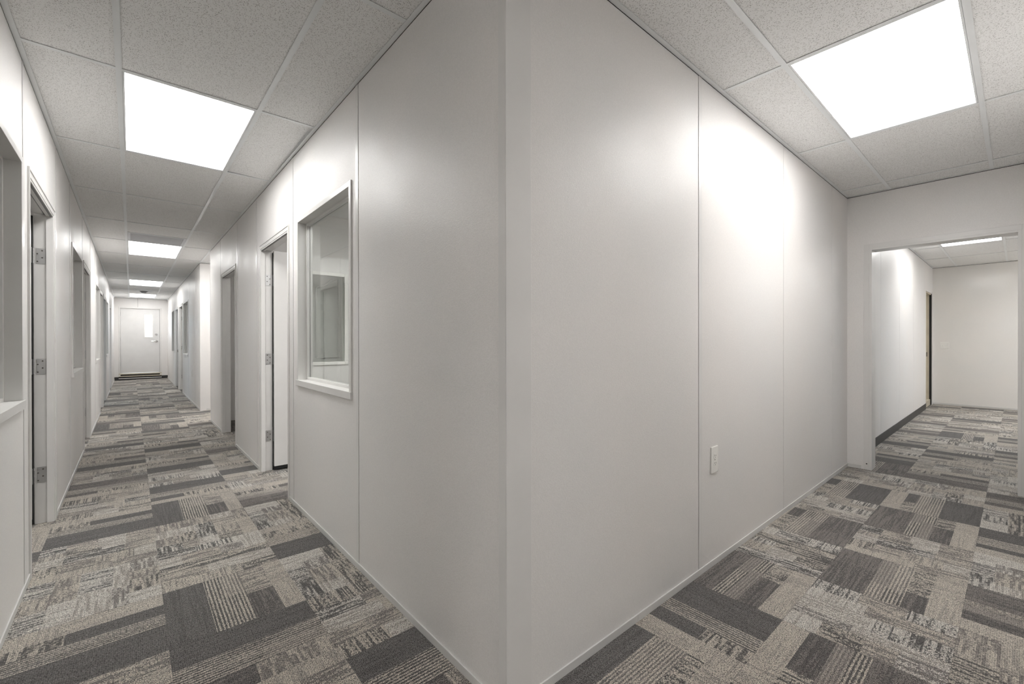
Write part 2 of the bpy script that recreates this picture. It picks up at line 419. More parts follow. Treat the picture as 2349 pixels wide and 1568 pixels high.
def carpet(ix, iy, X0, X1, Y0, Y1):
    cx, cy = TXO + (ix + .5) * TS, TYO + (iy + .5) * TS
    x0, x1, y0, y1 = max(X0, cx - TS / 2), min(X1, cx + TS / 2), max(Y0, cy - TS / 2), min(Y1, cy + TS / 2)
    if x1 - x0 < .01 or y1 - y0 < .01: return
    rr = random.Random(ix * 131 + iy * 17 + 5)
    par = (ix + iy) % 2
    if rr.random() < .22: par = 1 - par
    di = rr.randrange(6) * 2 + par
    rot = rr.choice([0, 2]) + ((ix + iy) % 2)
    if cy > YC and ix < 3: rot += 1
    if (ix, iy) in LAID:
        kd, rot = LAID[(ix, iy)]; di = di // 2 * 2 + (0 if kd == 'D' else 1)
    rot %= 4
    c, s = [(1, 0), (0, 1), (-1, 0), (0, -1)][rot]
    def inv(x, y): x -= cx; y -= cy; return c * x + s * y, -s * x + c * y
    q = [inv(x0 + .0002, y0 + .0002), inv(x1 - .0002, y1 - .0002)]
    lx0, lx1 = sorted((q[0][0], q[1][0])); ly0, ly1 = sorted((q[0][1], q[1][1]))
    key = (di, round(lx0, 3), round(lx1, 3), round(ly0, 3), round(ly1, 3))
    me = _cache.get(key)
    if me is None:
        v, f, A, B = [], [], [], []
        h = TS / 2
        for p in DES[di]:
            a0, a1 = max(lx0, -h + p[0] * TS), min(lx1, -h + p[2] * TS); b0, b1 = max(ly0, -h + p[1] * TS), min(ly1, -h + p[3] * TS)
            if a1 - a0 < 1e-4 or b1 - b0 < 1e-4: continue
            i = len(v); v += [(a0, b0, 0), (a1, b0, 0), (a1, b1, 0), (a0, b1, 0)]; f.append((i, i + 1, i + 2, i + 3))
            A.append((*p[4], p[5])); B.append((*p[6], p[7]))
        i = len(v)
        v += [(lx0, ly0, 0), (lx1, ly0, 0), (lx1, ly1, 0), (lx0, ly1, 0), (lx0, ly0, -.006), (lx1, ly0, -.006), (lx1, ly1, -.006), (lx0, ly1, -.006)]
        for e in ((0, 4, 5, 1), (1, 5, 6, 2), (2, 6, 7, 3), (3, 7, 4, 0)):
            f.append(tuple(i + k for k in e)); A.append((*CHAR, 0)); B.append((*CHAR, 0))
        me = bpy.data.meshes.new('carpet_tile'); me.from_pydata(v, [], f)
        for nm, src in (('ca', A), ('cb', B)):
            at = me.color_attributes.new(nm, 'FLOAT_COLOR', 'CORNER'); j = 0
            for fc, colr in zip(f, src):
                for _ in fc: at.data[j].color = colr; j += 1
        me.materials.append(M['carpet']); _cache[key] = me
    o = bpy.data.objects.new('carpet_tile', me); COL.objects.link(o); o.parent = floor
    o.location = Vector((cx, cy, 0.0)) - WORLD['floor']; o.rotation_euler = (0, 0, rot * math.pi / 2)
    # tiny unevenness of the laid tiles
    o.location.z += rr.uniform(-.0004, .0004)

def carpet_zone(X0, X1, Y0, Y1):
    for ix in range(math.floor((X0 - TXO) / TS), math.ceil((X1 - TXO) / TS)):
        for iy in range(math.floor((Y0 - TYO) / TS), math.ceil((Y1 - TYO) / TS)):
            carpet(ix, iy, X0, X1, Y0, Y1)
carpet_zone(XL, XR, -0.834, YE)
carpet_zone(XR, XH, YS, YC)
carpet_zone(XH, XH + .15, -0.018, 0.898)
carpet_zone(XH + .15, XF, -0.834, YC - .01)
for p, q in L_DOORS[:3]: carpet_zone(XL - .75, XL, p + .03, q - .03)
for p, q in R_DOORS: carpet_zone(XR, XR + .75, p + .03, q - .03)
carpet_zone(XR, 1.5, 7.906, 9.2)

# ------------------------------------------------------------------ walls
L_SEAMS = [1.89, 3.109, 4.324, 5.235, 6.512, 7.705, 8.642, 9.85, 11.01, 12.19, 13.41, 14.07, 15.25, 16.5]
wall('wall_left', 'Y', XL, 1, YC, YE, L_SEAMS, dh(L_DOORS) + wh(L_WINS), 'long pale vinyl panel wall with doors and windows, left of the corridor',
     battens=[3.109, 4.324, 5.235, 6.512, 7.705, 8.642])
R_SEAMS = [2.253, 3.469, 4.695, 5.689, 6.914]
wall('wall_right', 'Y', XR, -1, YC + .013, 7.906, R_SEAMS, dh(R_DOORS) + wh(R_WINS), 'pale vinyl panel wall right of the long corridor, nearest the corner',
     battens=[2.253, 3.469, 4.695, 5.689, 6.914])
wall('wall_right_far', 'Y', XR, -1, 9.2, YE, [10.042, 11.232, 12.46, 13.675, 14.86, 16.1, 17.2], dh(F_DOORS) + wh(F_WINS),
     'pale vinyl panel wall at the far right of the long corridor beyond the side passage', battens=[10.042, 11.232])
wall('wall_front', 'X', YC, -1, XR + .0125, XH + .15, [2.170, 3.398, 4.597], [], 'pale vinyl panel wall with an outlet, from the corner to the cased opening', battens=[2.170])
wall('wall_far_left', 'X', YC - .012, -1, XH + .15, XF, [6.60, 7.82, 9.04, 10.2], [(10.43, 11.215, -1, 2.05)], 'pale panel wall with dark base in the far room', thick=.17)
wall('wall_opening', 'Y', XH, -1, YS, YC, [], [(-0.018, 0.898, -1, 2.035)], 'pale wall with a cased opening across the right-hand corridor', thick=.15)
wall('wall_far_end', 'Y', XF, -1, YF, YC, [-1.4], [], 'glossy pale end wall of the far room with a light switch', skin='farwall')
wall('wall_end', 'X', YE, -1, XL, XR, [.162], [(-.29, .742, -1, 2.262)], 'pale end wall around the exterior door of the long corridor', thick=.16)
wall('wall_passage', 'X', 9.2, -1, XR + T, 3.4, [2.2], [], 'pale panel wall of the side passage opening off the corridor', thick=.10)
wall('wall_passage_near', 'X', 7.906, 1, XR + T, 3.4, [2.1], [], 'near wall of the side passage, facing the corridor end', thick=.10)
wall('wall_passage_end', 'Y', 3.4, -1, 7.906, 9.2, [], [], 'wall closing the side passage at its right end')
wall('wall_back', 'X', YB, 1, XL, XR, [.3], [], 'panel wall closing the long corridor behind the photographer')
wall('wall_near_right', 'X', YS, 1, XR + T, XH, [2.1, 3.3, 4.5], [], 'panel wall on the right side of the short corridor')
wall('wall_near_corner', 'Y', XR, -1, YB, YS, [-3.9, -2.7, -1.5], [], 'panel wall right of the corridor behind the photographer')
wall('wall_west_north', 'X', YC, -1, -3.6, XL - T, [-2.5, -1.3], [], 'panel wall of the passage to the left of the photographer')  # passage is added so light reaches the corner from the left
wall('wall_west_south', 'X', YS, 1, -3.6, XL - T, [-2.5, -1.3], [], 'panel wall of the left passage nearer the photographer')
wall('wall_near_left', 'Y', XL, 1, YB, YS, [-3.9, -2.7, -1.5], [], 'panel wall left of the corridor behind the photographer')
for nm_, y_, lab_ in (('trim_5', YC - .008, 'pale end cap at the corner left of the photographer'), ('trim_6', YS, 'pale end cap at the rear left corner')):
    struct(MB().box(XL - T + .002, XL + .003, y_, y_ + .008, 0, H - .0045).build(nm_, 'wall'), lab_, 'trim')
struct(MB().box(XR - .003, XR, YS, YS + .008, 0, H - .0045).box(XR - .003, XR + T, YS, YS + .008, 0, H - .0045).build('trim_7', 'wall'), 'pale end cap at the rear right corner', 'trim')
plain_wall('wall_far_near', XH + .145, XH + .15, YF, YS, label='far room wall beside the cased opening')
plain_wall('wall_far_right', XH + .15, XF, YF - .15, YF, 'X', [(7.0, 8.0, .75, 1.55)], 'exterior wall of the far room with a window')
plain_wall('wall_office_left', -3.75, -3.6, YS - .1, YE, 'Y', [(11.6, 13.2, .9, 2.2), (14.0, 15.4, .9, 2.2)], 'exterior wall of the left-hand offices')
plain_wall('wall_office_right', 4.3, 4.45, YC + .1, YE, 'Y', [(13.7, 14.9, .9, 2.2)], 'exterior wall of the right-hand offices')
for i, y in enumerate((4.78, 8.12, 10.96, 13.75)):
    plain_wall('wall_partition_left', -3.6, XL - T, y, y + .08, label='cross partition between left-hand offices, number %s from the camera' % ('one', 'two', 'three', 'four')[i])
for i, y in enumerate((4.85, 10.9, 13.66)):
    plain_wall('wall_partition_right', XR + T, 4.3, y, y + .08, label='cross partition between right-hand offices, number %s from the camera' % ('one', 'two', 'three')[i])
plain_wall('wall_closet', 2.3, 2.38, 4.93, 7.806, label='wall at the back of the small room behind the second right door')
plain_wall('wall_outer_end_left', -3.75, XL - T, YE, YE + .1, label='end wall of the last left office')
plain_wall('wall_outer_end_right', XR + T, 4.45, YE, YE + .1, label='end wall of the last right office')

for nm_, y_, lab_ in (('trim_3', 9.192, 'pale end cap on the far corner of the side passage'), ('trim_4', 7.906, 'pale end cap on the near corner of the side passage')):
    struct(MB().box(XR - .003, XR + T - .002, y_, y_ + .008, 0, H - .0045).build(nm_, 'wall'), lab_, 'trim')
# corner post trim
b = MB().box(XR - .004, XR + .105, YC - .004, YC, 0, H - .0045).box(XR - .004, XR, YC, YC + .036, 0, H - .0045)
struct(b.build('trim_1', 'batten', bevel=.0012), 'smooth pale corner trim where the two corridors meet', 'trim')

# bases
Wl, Wr, Wf = amap('Y', XL, 1), amap('Y', XR, -1), amap('X', YC, -1)
def runs(s0, s1, doors):
    out = []; p = s0
    for u, v in doors: out.append((p, u)); p = v
    out.append((p, s1)); return out
base_run('baseboard_left', Wl, runs(YC, YE, L_DOORS), .032, .006, 'base', 'low pale base strip along the left corridor wall')
base_run('baseboard_right', Wr, runs(YC + .03, 7.906, R_DOORS), .032, .006, 'base', 'low pale base strip along the right wall of the long corridor')
base_run('baseboard_right_far', Wr, runs(9.2, YE, F_DOORS), .032, .006, 'base', 'low pale base strip beyond the side passage')
base_run('baseboard_front', Wf, [(XR + .105, 1.62), (1.6205, XH)], .032, .006, 'base', 'low pale base strip below the wall outlet')
base_run('baseboard_opening', amap('Y', XH, -1), [(.955, YC - .006)], .032, .006, 'base', 'short pale base strip beside the cased opening')
base_run('baseboard_passage', amap('X', 9.2, -1), [(XR, 3.4)], .032, .006, 'base', 'pale base strip in the side passage')
base_run('baseboard_far_left', amap('X', YC - .012, -1), [(XH + .15, 10.40)], .10, .005, 'cove', 'charcoal rubber baseboard in the far room')
base_run('baseboard_far_end', amap('Y', XF, -1), [(YF, YC - .012)], .03, .006, 'base', 'low pale base strip along the far end wall')
base_run('baseboard_end', amap('X', YE, -1), [(XL, -.29), (.742, XR)], .095, .006, 'cove', 'black rubber base either side of the exterior door step')

# ------------------------------------------------------------------ ceiling
b = MB().box(-3.8, 11.6, -5.2, 18.5, DECK, DECK + .1)
ceiling = struct(b.build('ceiling', 'concrete'), 'suspended ceiling of fissured white tiles in a pale metal grid', 'ceiling')
def ctile(x0, x1, y0, y1, dz=0.0, tilt=(0, 0)):
    b = MB().box(x0 + .005, x1 - .005, y0 + .005, y1 - .005, H + .0038, H + .0198)
    o = b.build('ceiling_tile', 'tile', ceiling)
    o.rotation_euler = (tilt[0], tilt[1], 0); o.location.z += dz
    return o
def tee(name, x0, x1, y0, y1):
    """inverted tee; the long side gives its direction"""
    b = MB().box(x0, x1, y0, y1, H, H + .0015)
    if x1 - x0 > y1 - y0: ym = (y0 + y1) / 2; b.box(x0, x1, ym - .0015, ym + .0015, H + .0015, H + .034)
    else: xm = (x0 + x1) / 2; b.box(xm - .0015, xm + .0015, y0, y1, H + .0015, H + .034)
    b.build(name, 'tee', ceiling)
def angle(x0, x1, y0, y1, wx=0, wy=0):
    """wall angle: flange plus upstand on the wall side (wx/wy = -1 low side, +1 high side)"""
    b = MB().box(x0, x1, y0, y1, H - .0005, H + .001)
    if wx: xx = x0 if wx < 0 else x1 - .0015; b.box(xx, xx + .0015, y0, y1, H + .001, H + .024)
    else: yy = y0 if wy < 0 else y1 - .0015; b.box(x0, x1, yy, yy + .0015, H + .001, H + .024)
    b.build('wall_angle', 'tee', ceiling)
TW = .012
LIGHTS = []
def grid(xe, ye, skip=(), main='X', half=()):
    """tiles between edges, main tees on inner edges of one direction, cross tees in cells of the other"""
    for i in range(len(xe) - 1):
        for j in range(len(ye) - 1):
            if (i, j) in skip: continue
            yield i, j, xe[i], xe[i + 1], ye[j], ye[j + 1]
# long corridor
xe = [XL, TX1, TX2, XR]; ye = [YB] + [TY0 + k * MOD for k in range(-6, 13)] + [YE]
K0 = 7                                              # index of row starting at TY0
lit = {K0 - 4, K0, K0 + 4, K0 + 8, K0 + 11}
for i in range(3):
    for j in range(len(ye) - 1):
        if i == 1 and j in lit: LIGHTS.append((xe[i], xe[i + 1], ye[j], ye[j + 1])); continue
        if i == 1 and j == K0 + 3:
            ym = ye[j + 1] - .6096
            ctile(xe[i], xe[i + 1], ye[j], ym); tee('cross_tee', xe[i] + TW, xe[i + 1] - TW, ym - TW, ym + TW); GRILLE = (xe[i], xe[i + 1], ym, ye[j + 1]); continue
        if i == 2 and j == K0: ctile(xe[i], xe[i + 1], ye[j], ye[j + 1], .014, (-.020, .030)); continue
        ctile(xe[i], xe[i + 1], ye[j], ye[j + 1])
for x in (TX1, TX2): tee('main_tee', x - TW, x + TW, YB, YE)
for j in range(1, len(ye) - 1):
    for i in range(3):
        tee('cross_tee', xe[i] + (TW if i else .02), xe[i + 1] - (TW if i < 2 else .02), ye[j] - TW, ye[j] + TW)
angle(XL, XL + .022, YC, YE, wx=-1); angle(XR - .022, XR, YC, 7.906, wx=1); angle(XR - .022, XR, 9.2, YE, wx=1); angle(XL, XR, YE - .022, YE, wy=1)
# short corridor
rx = [XR, RX0 - MOD, RX0, RX0 + MOD, RX0 + 2 * MOD, XH]; ry = [YS, RY2, RY1, YC]
for i in range(5):
    for j in range(3):
        if i == 2 and j == 1: LIGHTS.append((rx[i], rx[i + 1], ry[j], ry[j + 1])); continue
        ctile(rx[i], rx[i + 1], ry[j], ry[j + 1])
for y in (RY1, RY2): tee('main_tee', XR + .0, XH, y - TW, y + TW)
for i in range(1, 5):
    for j in range(3): tee('cross_tee', rx[i] - TW, rx[i] + TW, ry[j] + (TW if j else .02), ry[j + 1] - (TW if j < 2 else .02))
angle(XR, XH, YC - .022, YC, wy=1); angle(XH - .022, XH, YS, YC, wx=1); tee('main_tee', XR - .024, XR, YS, YC)
# unseen passage added left of the camera to bring light to the corner
wx_ = [-3.6, RX0 - 4 * MOD, RX0 - 3 * MOD, XL]
for i in range(3):
    for j in range(3):
        if i == 0 and j == 1: WEST = (wx_[i], wx_[i + 1], ry[j], ry[j + 1]); continue
        ctile(wx_[i], wx_[i + 1], ry[j], ry[j + 1])
for y in (RY1, RY2): tee('main_tee', wx_[0], XL, y - TW, y + TW)
tee('main_tee', XL - .012, XL + .012, YS, YC)
# far room
fx = [XH + .15, 6.41, 7.63, 8.85, 10.07, XF]; fy = [YF, -1.69, -1.08, -.47, .125, .735, YC - .012]
for i in range(5):
    for j in range(6):
        if i == 2 and j == 4: LIGHTS.append((fx[i], fx[i + 1], fy[j], fy[j + 1])); continue
        if i in (3, 4) and j == 1: LIGHTS.append((fx[i], fx[i + 1], fy[j], fy[j + 1])); continue  # out-of-view panels added to brighten the far end wall
        ctile(fx[i], fx[i + 1], fy[j], fy[j + 1])
for y in fy[1:-1]: tee('main_tee', fx[0], XF, y - TW, y + TW)
for x in fx[1:-1]:
    for j in range(6): tee('cross_tee', x - TW, x + TW, fy[j] + TW, fy[j + 1] - TW)
angle(fx[0], XF, fy[-1] - .022, fy[-1], wy=1); angle(XF - .022, XF, YF, fy[-1], wx=1)
# side passage
px_ = [XR, 1.5, 2.72, 3.4]; py_ = [7.906, ye[K0 + 5], 9.2]
for i in range(3):
    for j in range(2):
        if (i, j) == (1, 0): LIGHTS.append((px_[i], px_[i + 1], ye[K0 + 4] + .2, ye[K0 + 5] - .2)); continue
        ctile(px_[i], px_[i + 1], py_[j], py_[j + 1])
tee('main_tee', XR - TW, XR + TW, 7.906, 9.2); tee('cross_tee', XR + TW, 3.4, py_[1] - TW, py_[1] + TW)
angle(XR, 3.4, 9.178, 9.2, wy=1)
# offices: one ceiling sheet each
ROOMS = [(-3.6, XL - T, YC + T, 4.78), (-3.6, XL - T, 4.86, 8.12), (-3.6, XL - T, 8.20, 10.96), (-3.6, XL - T, 11.04, 13.75), (-3.6, XL - T, 13.83, YE),
         (XR + T, 4.3, YC + T, 4.85), (XR + T, 2.3, 4.93, 7.806), (XR + T, 4.3, 9.3, 10.9), (XR + T, 4.3, 10.98, 13.66), (XR + T, 4.3, 13.74, YE)]
for x0, x1, y0, y1 in ROOMS:
    b = MB().box(x0, x1, y0, y1, H, H + .016); b.build('office_ceiling', 'tile', ceiling)

# ------------------------------------------------------------------ ceiling lights
LAB = ['ceiling light panel behind the photographer', 'large bright ceiling light panel nearest the camera in the long left corridor',  # rear panel is added, out of view, to even out the wall light
       'second bright ceiling panel down the long corridor, just past the grey return grille',
       'third ceiling light panel down the long corridor, before the smoke detector',
       'last ceiling light panel, right in front of the exterior door',
       'large bright ceiling light panel at upper right over the short corridor',
       'ceiling light panel in the far room seen under the cased opening', 'ceiling light panel in the middle of the far room, right of the opening', 'ceiling light panel of the far room deepest on its right side', 'ceiling light panel inside the side passage']
order = sorted(LIGHTS[:5], key=lambda q: q[2]) + [LIGHTS[5]] + sorted(LIGHTS[6:9], key=lambda q: (-q[2], q[0])) + LIGHTS[9:]
def only_bottom(e):
    """the lit lens is the underside of the diffuser sheet"""
    me = [o for o in COL.objects if o.parent == e and o.name.startswith('diffuser')][0].data
    me.materials.append(M['lens']); me.polygons[0].material_index = 1
def light(q, label, group, parts=True):
    x0, x1, y0, y1 = q
    e = empty('ceiling_light', ((x0 + x1) / 2, (y0 + y1) / 2, H)); tag(e, label, 'ceiling light', group)
    g, fw = .013, .008
    b = MB()
    for r in rects(x0 + g, x1 - g, y0 + g, y1 - g, [(x0 + g + fw, x1 - g - fw, y0 + g + fw, y1 - g - fw)]): b.box(r[0], r[1], r[2], r[3], H + .001, H + .027)
    b.build('light_frame', 'tee', e)
    MB().box(x0 + g + fw, x1 - g - fw, y0 + g + fw, y1 - g - fw, H + .022, H + .026).build('diffuser', 'tee', e)
    only_bottom(e)
    MB().box(x0 + g, x1 - g, y0 + g, y1 - g, H + .028, H + .08).build('housing', 'tee', e)
order.append(WEST); LAB.append('ceiling light panel over the passage left of the photographer')  # added panel lighting the corner wall from the left
for q, l in zip(order, LAB): light(q, l, 'recessed ceiling light panels')
# offices' own panels, set into their ceilings
OFF = [(-2.3, -1.7, 2.0, 3.2, 'ceiling light panel of the first left office, behind the nearest window'), (-2.3, -1.7, 5.9, 7.1, 'ceiling light panel of the second left office'),
       (-2.3, -1.7, 9.0, 10.2, 'ceiling light panel of the third left office'), (2.6, 3.2, 2.2, 3.4, 'ceiling light panel inside the office right of the corridor'), (1.3, 1.9, 2.2, 3.4, 'ceiling light panel just inside the nearest office window'),  # panel by the window is added to brighten the office
       (1.75, 2.2, 5.2, 5.9, 'small ceiling light panel in the room behind the second right door'), (1.9, 2.5, 11.4, 12.6, 'ceiling light panel of the far right office')]  # small panel is added to lift the room behind the second door
for x0, x1, y0, y1, l in OFF:
    e = empty('ceiling_light', ((x0 + x1) / 2, (y0 + y1) / 2, H)); tag(e, l, 'ceiling light', 'recessed ceiling light panels')
    b = MB()
    for r in rects(x0, x1, y0, y1, [(x0 + .02, x1 - .02, y0 + .02, y1 - .02)]): b.box(r[0], r[1], r[2], r[3], H - .0045, H)
    b.build('light_frame', 'tee', e)
    MB().box(x0 + .02, x1 - .02, y0 + .02, y1 - .02, H - .004, H - .001).build('diffuser', 'tee', e)
    only_bottom(e)

# return air grille
x0, x1, y0, y1 = GRILLE
e = empty('return_air_grille', ((x0 + x1) / 2, (y0 + y1) / 2, H)); tag(e, 'grey louvred return air grille just before the second ceiling light', 'air grille')
b = MB()
for r in rects(x0 + .013, x1 - .013, y0 + .013, y1 - .013, [(x0 + .04, x1 - .04, y0 + .04, y1 - .04)]): b.box(r[0], r[1], r[2], r[3], H + .001, H + .006)
b.build('grille_frame', 'grille', e)
MB().box(x0 + .04, x1 - .04, y0 + .04, y1 - .04, H + .03, H + .035).build('backing', 'grille', e)
n = 16; pitch = (y1 - y0 - .08) / n
for k in range(n):
    y = y0 + .04 + (k + .5) * pitch; b = MB(); i = 0
    b.v = [(x0 + .04, y - .014, H + .020), (x1 - .04, y - .014, H + .020), (x1 - .04, y + .012, H + .003), (x0 + .04, y + .012, H + .003),
           (x0 + .04, y - .014, H + .0215), (x1 - .04, y - .014, H + .0215), (x1 - .04, y + .012, H + .0045), (x0 + .04, y + .012, H + .0045)]
    b.f = [(0, 3, 2, 1), (4, 5, 6, 7), (0, 1, 5, 4), (1, 2, 6, 5), (2, 3, 7, 6), (3, 0, 4, 7)]
    b.build('louvre', 'grille', e)

# smoke detector
e = empty('smoke_detector', (.262, 15.42, H)); tag(e, 'round dark grey smoke detector on the ceiling before the last light', 'smoke detector')
MB().frustum((.262, 15.42, H + .001), (0, 0, -1), .085, .080, .014, 28).build('detector_base', 'grey', e, smooth=True)
MB().frustum((.262, 15.42, H - .013), (0, 0, -1), .066, .045, .026, 28).build('detector_head', 'grey', e, smooth=True)

# ------------------------------------------------------------------ doors
def hinge(door, W, sj, zc, hs, leafs):
    """jamb plate on the face of the hinge jamb (facing -hs), knuckle at the room-side corner, leaf plate on the open leaf's edge"""
    b = MB()
    b.box(sj - hs * .0025, sj + hs * .0005, -T + .008, -.036, zc - .05, zc + .05)
    for k in range(5):
        b.frustum((sj - hs * .004, -T - .0075, zc - .05 + k * .02 + .001), (0, 0, 1), .0065, .0065, .018, 10)
    if leafs: b.box(sj - hs * .008, sj - hs * .034, -T - .0118, -T - .0090, zc - .05, zc + .05)
    h = b.build('hinge', 'steel', door, wmap=W)
    s = MB()
    for dn, dz in ((-.050, .036), (-.072, .014), (-.050, -.010), (-.072, -.036)):
        s.frustum((sj - hs * .0025, dn, zc + dz), (-hs, 0, 0), .0045, .003, .0012, 8)
    s.build('hinge_screws', 'slot', h, wmap=W)

def door(num, axis, pos, d, s0, s1, hinge_far=True, leaf=True, lite=False, label='', knob=None, strike=False, visible=True):
    W = amap(axis, pos, d)
    e = empty('door_%d' % num, W((s0 + s1) / 2, -T / 2, 0)); struct(e, label, 'door')
    i0, i1, zi = s0 + .030, s1 - .030, DZ - .030
    # frame: jambs + head, each with face flange, lining and rabbet stop
    for a0, a1, sg in ((s0, i0, 1), (i1, s1, -1)):
        b = MB().box(a0, a1, -T - .005, .006, 0, DZ)
        fl = (s0 - .012, s0) if sg > 0 else (s1, s1 + .012)
        b.box(*fl, 0.0, .009, 0, DZ + .012); b.box(*fl, -T - .0055, -T, 0, DZ + .012)
        st = (i0, i0 + .011) if sg > 0 else (i1 - .011, i1)
        b.box(*st, -.032, .002, 0, zi - .011)
        b.build('door_jamb', 'frame', e, bevel=.0012, wmap=W)
    b = MB().box(i0, i1, -T - .005, .005, zi, DZ).box(s0, s1, 0, .009, DZ, DZ + .012).box(s0, s1, -T - .0055, -T, DZ, DZ + .012).box(i0, i1, -.032, .002, zi - .011, zi)
    b.build('door_head', 'frame', e, bevel=.0012, wmap=W)
    MB().box(i0 + .011, i1 - .011, -.013, -.002, zi - .0128, zi - .011).build('head_gasket', 'grey', e, wmap=W)  # shade of the gap below the casing, painted as a dark strip
    MB().box(i0 + .011, i1 - .011, -.040, -.033, zi - .003, zi).build('head_gasket', 'grey', e, wmap=W)  # dark strip painting in the shade of the head rabbet
    if leaf:
        sj, hs = (i1, 1) if hinge_far else (i0, -1)       # hinge jamb, direction of hinge side
        wl = (i1 - i0) - .006
        nf0, nf1 = -T - .012 - wl, -T - .012
        sa, sb = sj - hs * .050, sj - hs * .006
        hol = []
        if lite: hol = [(nf1 - .655, nf1 - .248, .972, 1.852)]
        b = MB()
        for p, q, u, v in rects(nf0, nf1, .042, zi - .006, hol): b.box(sa, sb, p, q, u, v)
        lf = b.build('door_leaf', 'door', e, bevel=.0015 if not lite else 0, wmap=W)
        MB().box(sa + hs * .004, sb - hs * .004, nf0, nf1 + .001, .012, .042).build('door_sweep', 'black', lf, wmap=W)  # black strip closing the gap under the leaf
        MB().box(sj - hs * .022, sj - hs * .004, nf1 - .001, -T - .0055, .012, zi - .02).build('hinge_gasket', 'black', lf, wmap=W)  # black strip painting in the shade of the hinge gap
        if lite:
            p, q, u, v = hol[0]
            for (ss, dr) in ((sa, -hs), (sb, hs)):
                f = MB()
                for r in rects(p - .018, q + .018, u - .018, v + .018, [(p + .014, q - .014, u + .014, v - .014)]): f.box(ss, ss + dr * .011, r[0], r[1], r[2], r[3])
                f.build('lite_frame', 'plate', lf, bevel=.004, wmap=W)
            sm = (sa + sb) / 2
            MB().box(sm - .002, sm + .002, p, q, u, v).build('lite_glass', 'glass', lf, wmap=W)
        # lever set near the free edge
        for (ss, dr) in ((sa, -hs), (sb, hs)):
            k = MB().frustum(W(ss, nf0 + .07, .95), Vector(W(dr, 0, 0)) - Vector(W(0, 0, 0)), .032, .030, .008, 20)
            k.frustum(W(ss + dr * .008, nf0 + .07, .95), Vector(W(dr, 0, 0)) - Vector(W(0, 0, 0)), .011, .011, .035, 14)
            k.tube([W(ss + dr * .043, nf0 + .07, .95), W(ss + dr * .045, nf0 + .10, .952), W(ss + dr * .043, nf0 + .18, .948)], .009)
            k.build('lever_handle', 'chrome', lf, smooth=True)
        for zc in (1.751, 1.028, .319): hinge(e, W, sj, zc, hs, True)
    if strike:
        MB().box(i1 - .003, i1 + .0005, -.072, -.040, .90, .97).build('strike_plate', 'slot', e, wmap=W)
    return e

door(1, 'Y', XR, -1, *R_DOORS[0], lite=True, label='open half-glazed door nearest the corner in the right wall')
door(2, 'Y', XR, -1, *R_DOORS[1], hinge_far=False, label='second doorway along the right wall, opening on a small room')
door(3, 'Y', XL, 1, *L_DOORS[0], label='open door nearest the camera in the left wall, between two windows')
door(4, 'Y', XL, 1, *L_DOORS[1], label='second open door along the left wall, past the second window')
door(5, 'Y', XL, 1, *L_DOORS[2], label='third open door along the left wall')
door(6, 'Y', XL, 1, *L_DOORS[3], hinge_far=False, label='fourth doorway along the left wall')
door(7, 'Y', XL, 1, *L_DOORS[4], hinge_far=False, label='last doorway on the left, letting daylight onto the carpet')
door(8, 'Y', XR, -1, *F_DOORS[0], label='open door with grey hinges beyond the side passage on the right')
door(9, 'Y', XR, -1, *F_DOORS[1], hinge_far=False, strike=True, label='last doorway on the right, with daylight on its threshold')

# stored door behind the glazed leaf
e = empty('panelled_door', (1.75, 4.80, 0)); tag(e, 'white arched-panel door leaning in the office behind the glazed door', 'door')
MB().box(1.38, 2.14, 4.79, 4.83, .01, 2.03).build('door_slab', 'door', e, bevel=.002)
for cx_ in (1.57, 1.95):
    sgn = 1 if cx_ < 1.76 else -1
    pts = [(cx_ - .115, 4.785, 1.02), (cx_ + .115, 4.785, 1.02)]
    top = []
    for k in range(13):
        t_ = k / 12; xx = cx_ + .115 - .23 * t_
        u_ = t_ if sgn > 0 else 1 - t_
        top.append((xx, 4.785, 1.86 - .11 * (3 * u_ * u_ - 2 * u_ ** 3)))
    MB().tube(pts + top + [pts[0]], .011).build('panel_moulding', 'door', e, smooth=True)
    lo = [(cx_ - .115, 4.785, .22), (cx_ + .115, 4.785, .22), (cx_ + .115, 4.785, .86), (cx_ - .115, 4.785, .86), (cx_ - .115, 4.785, .22)]
    MB().tube(lo, .011).build('panel_moulding', 'door', e, smooth=True)

# ------------------------------------------------------------------ windows
def window(num, axis, pos, d, s0, s1, label):
    W = amap(axis, pos, d)
    e = empty('window_%d' % num, W((s0 + s1) / 2, -T / 2, WZ0)); struct(e, label, 'window')
    t = .030
    for a0, a1 in ((s0, s0 + t), (s1 - t, s1)):
        MB().box(a0, a1, -T - .005, .008, WZ0 + .040, WZ1 - t).build('window_jamb', 'frame', e, bevel=.0015, wmap=W)
    MB().box(s0, s1, -T - .005, .008, WZ1 - t, WZ1).build('window_head', 'frame', e, bevel=.0015, wmap=W)
    MB().box(s0 - .006, s1 + .006, -T - .008, .014, WZ0, WZ0 + .040).build('window_sill', 'frame', e, bevel=.0015, wmap=W)
    g0, g1, z0, z1 = s0 + t, s1 - t, WZ0 + .040, WZ1 - t
    for n0, n1, wd in ((-.050, -.068, .016), (-.072, -.088, .016)):
        for q in ((g0, g0 + wd, z0, z1), (g1 - wd, g1, z0, z1), (g0 + wd, g1 - wd, z0, z0 + wd), (g0 + wd, g1 - wd, z1 - wd, z1)):
            MB().box(q[0], q[1], n0, n1, q[2], q[3]).build('glazing_bead', 'frame', e, wmap=W)
    MB().box(g0, g1, -.0715, -.0685, z0, z1).build('window_pane', 'glass', e, wmap=W)
window(1, 'Y', XR, -1, *R_WINS[0], 'fixed office window nearest the corner, showing the glazed door inside')
window(2, 'Y', XL, 1, *L_WINS[0], 'fixed window at the left edge of the picture')
window(3, 'Y', XL, 1, *L_WINS[1], 'second fixed window along the left wall, between two open doors')
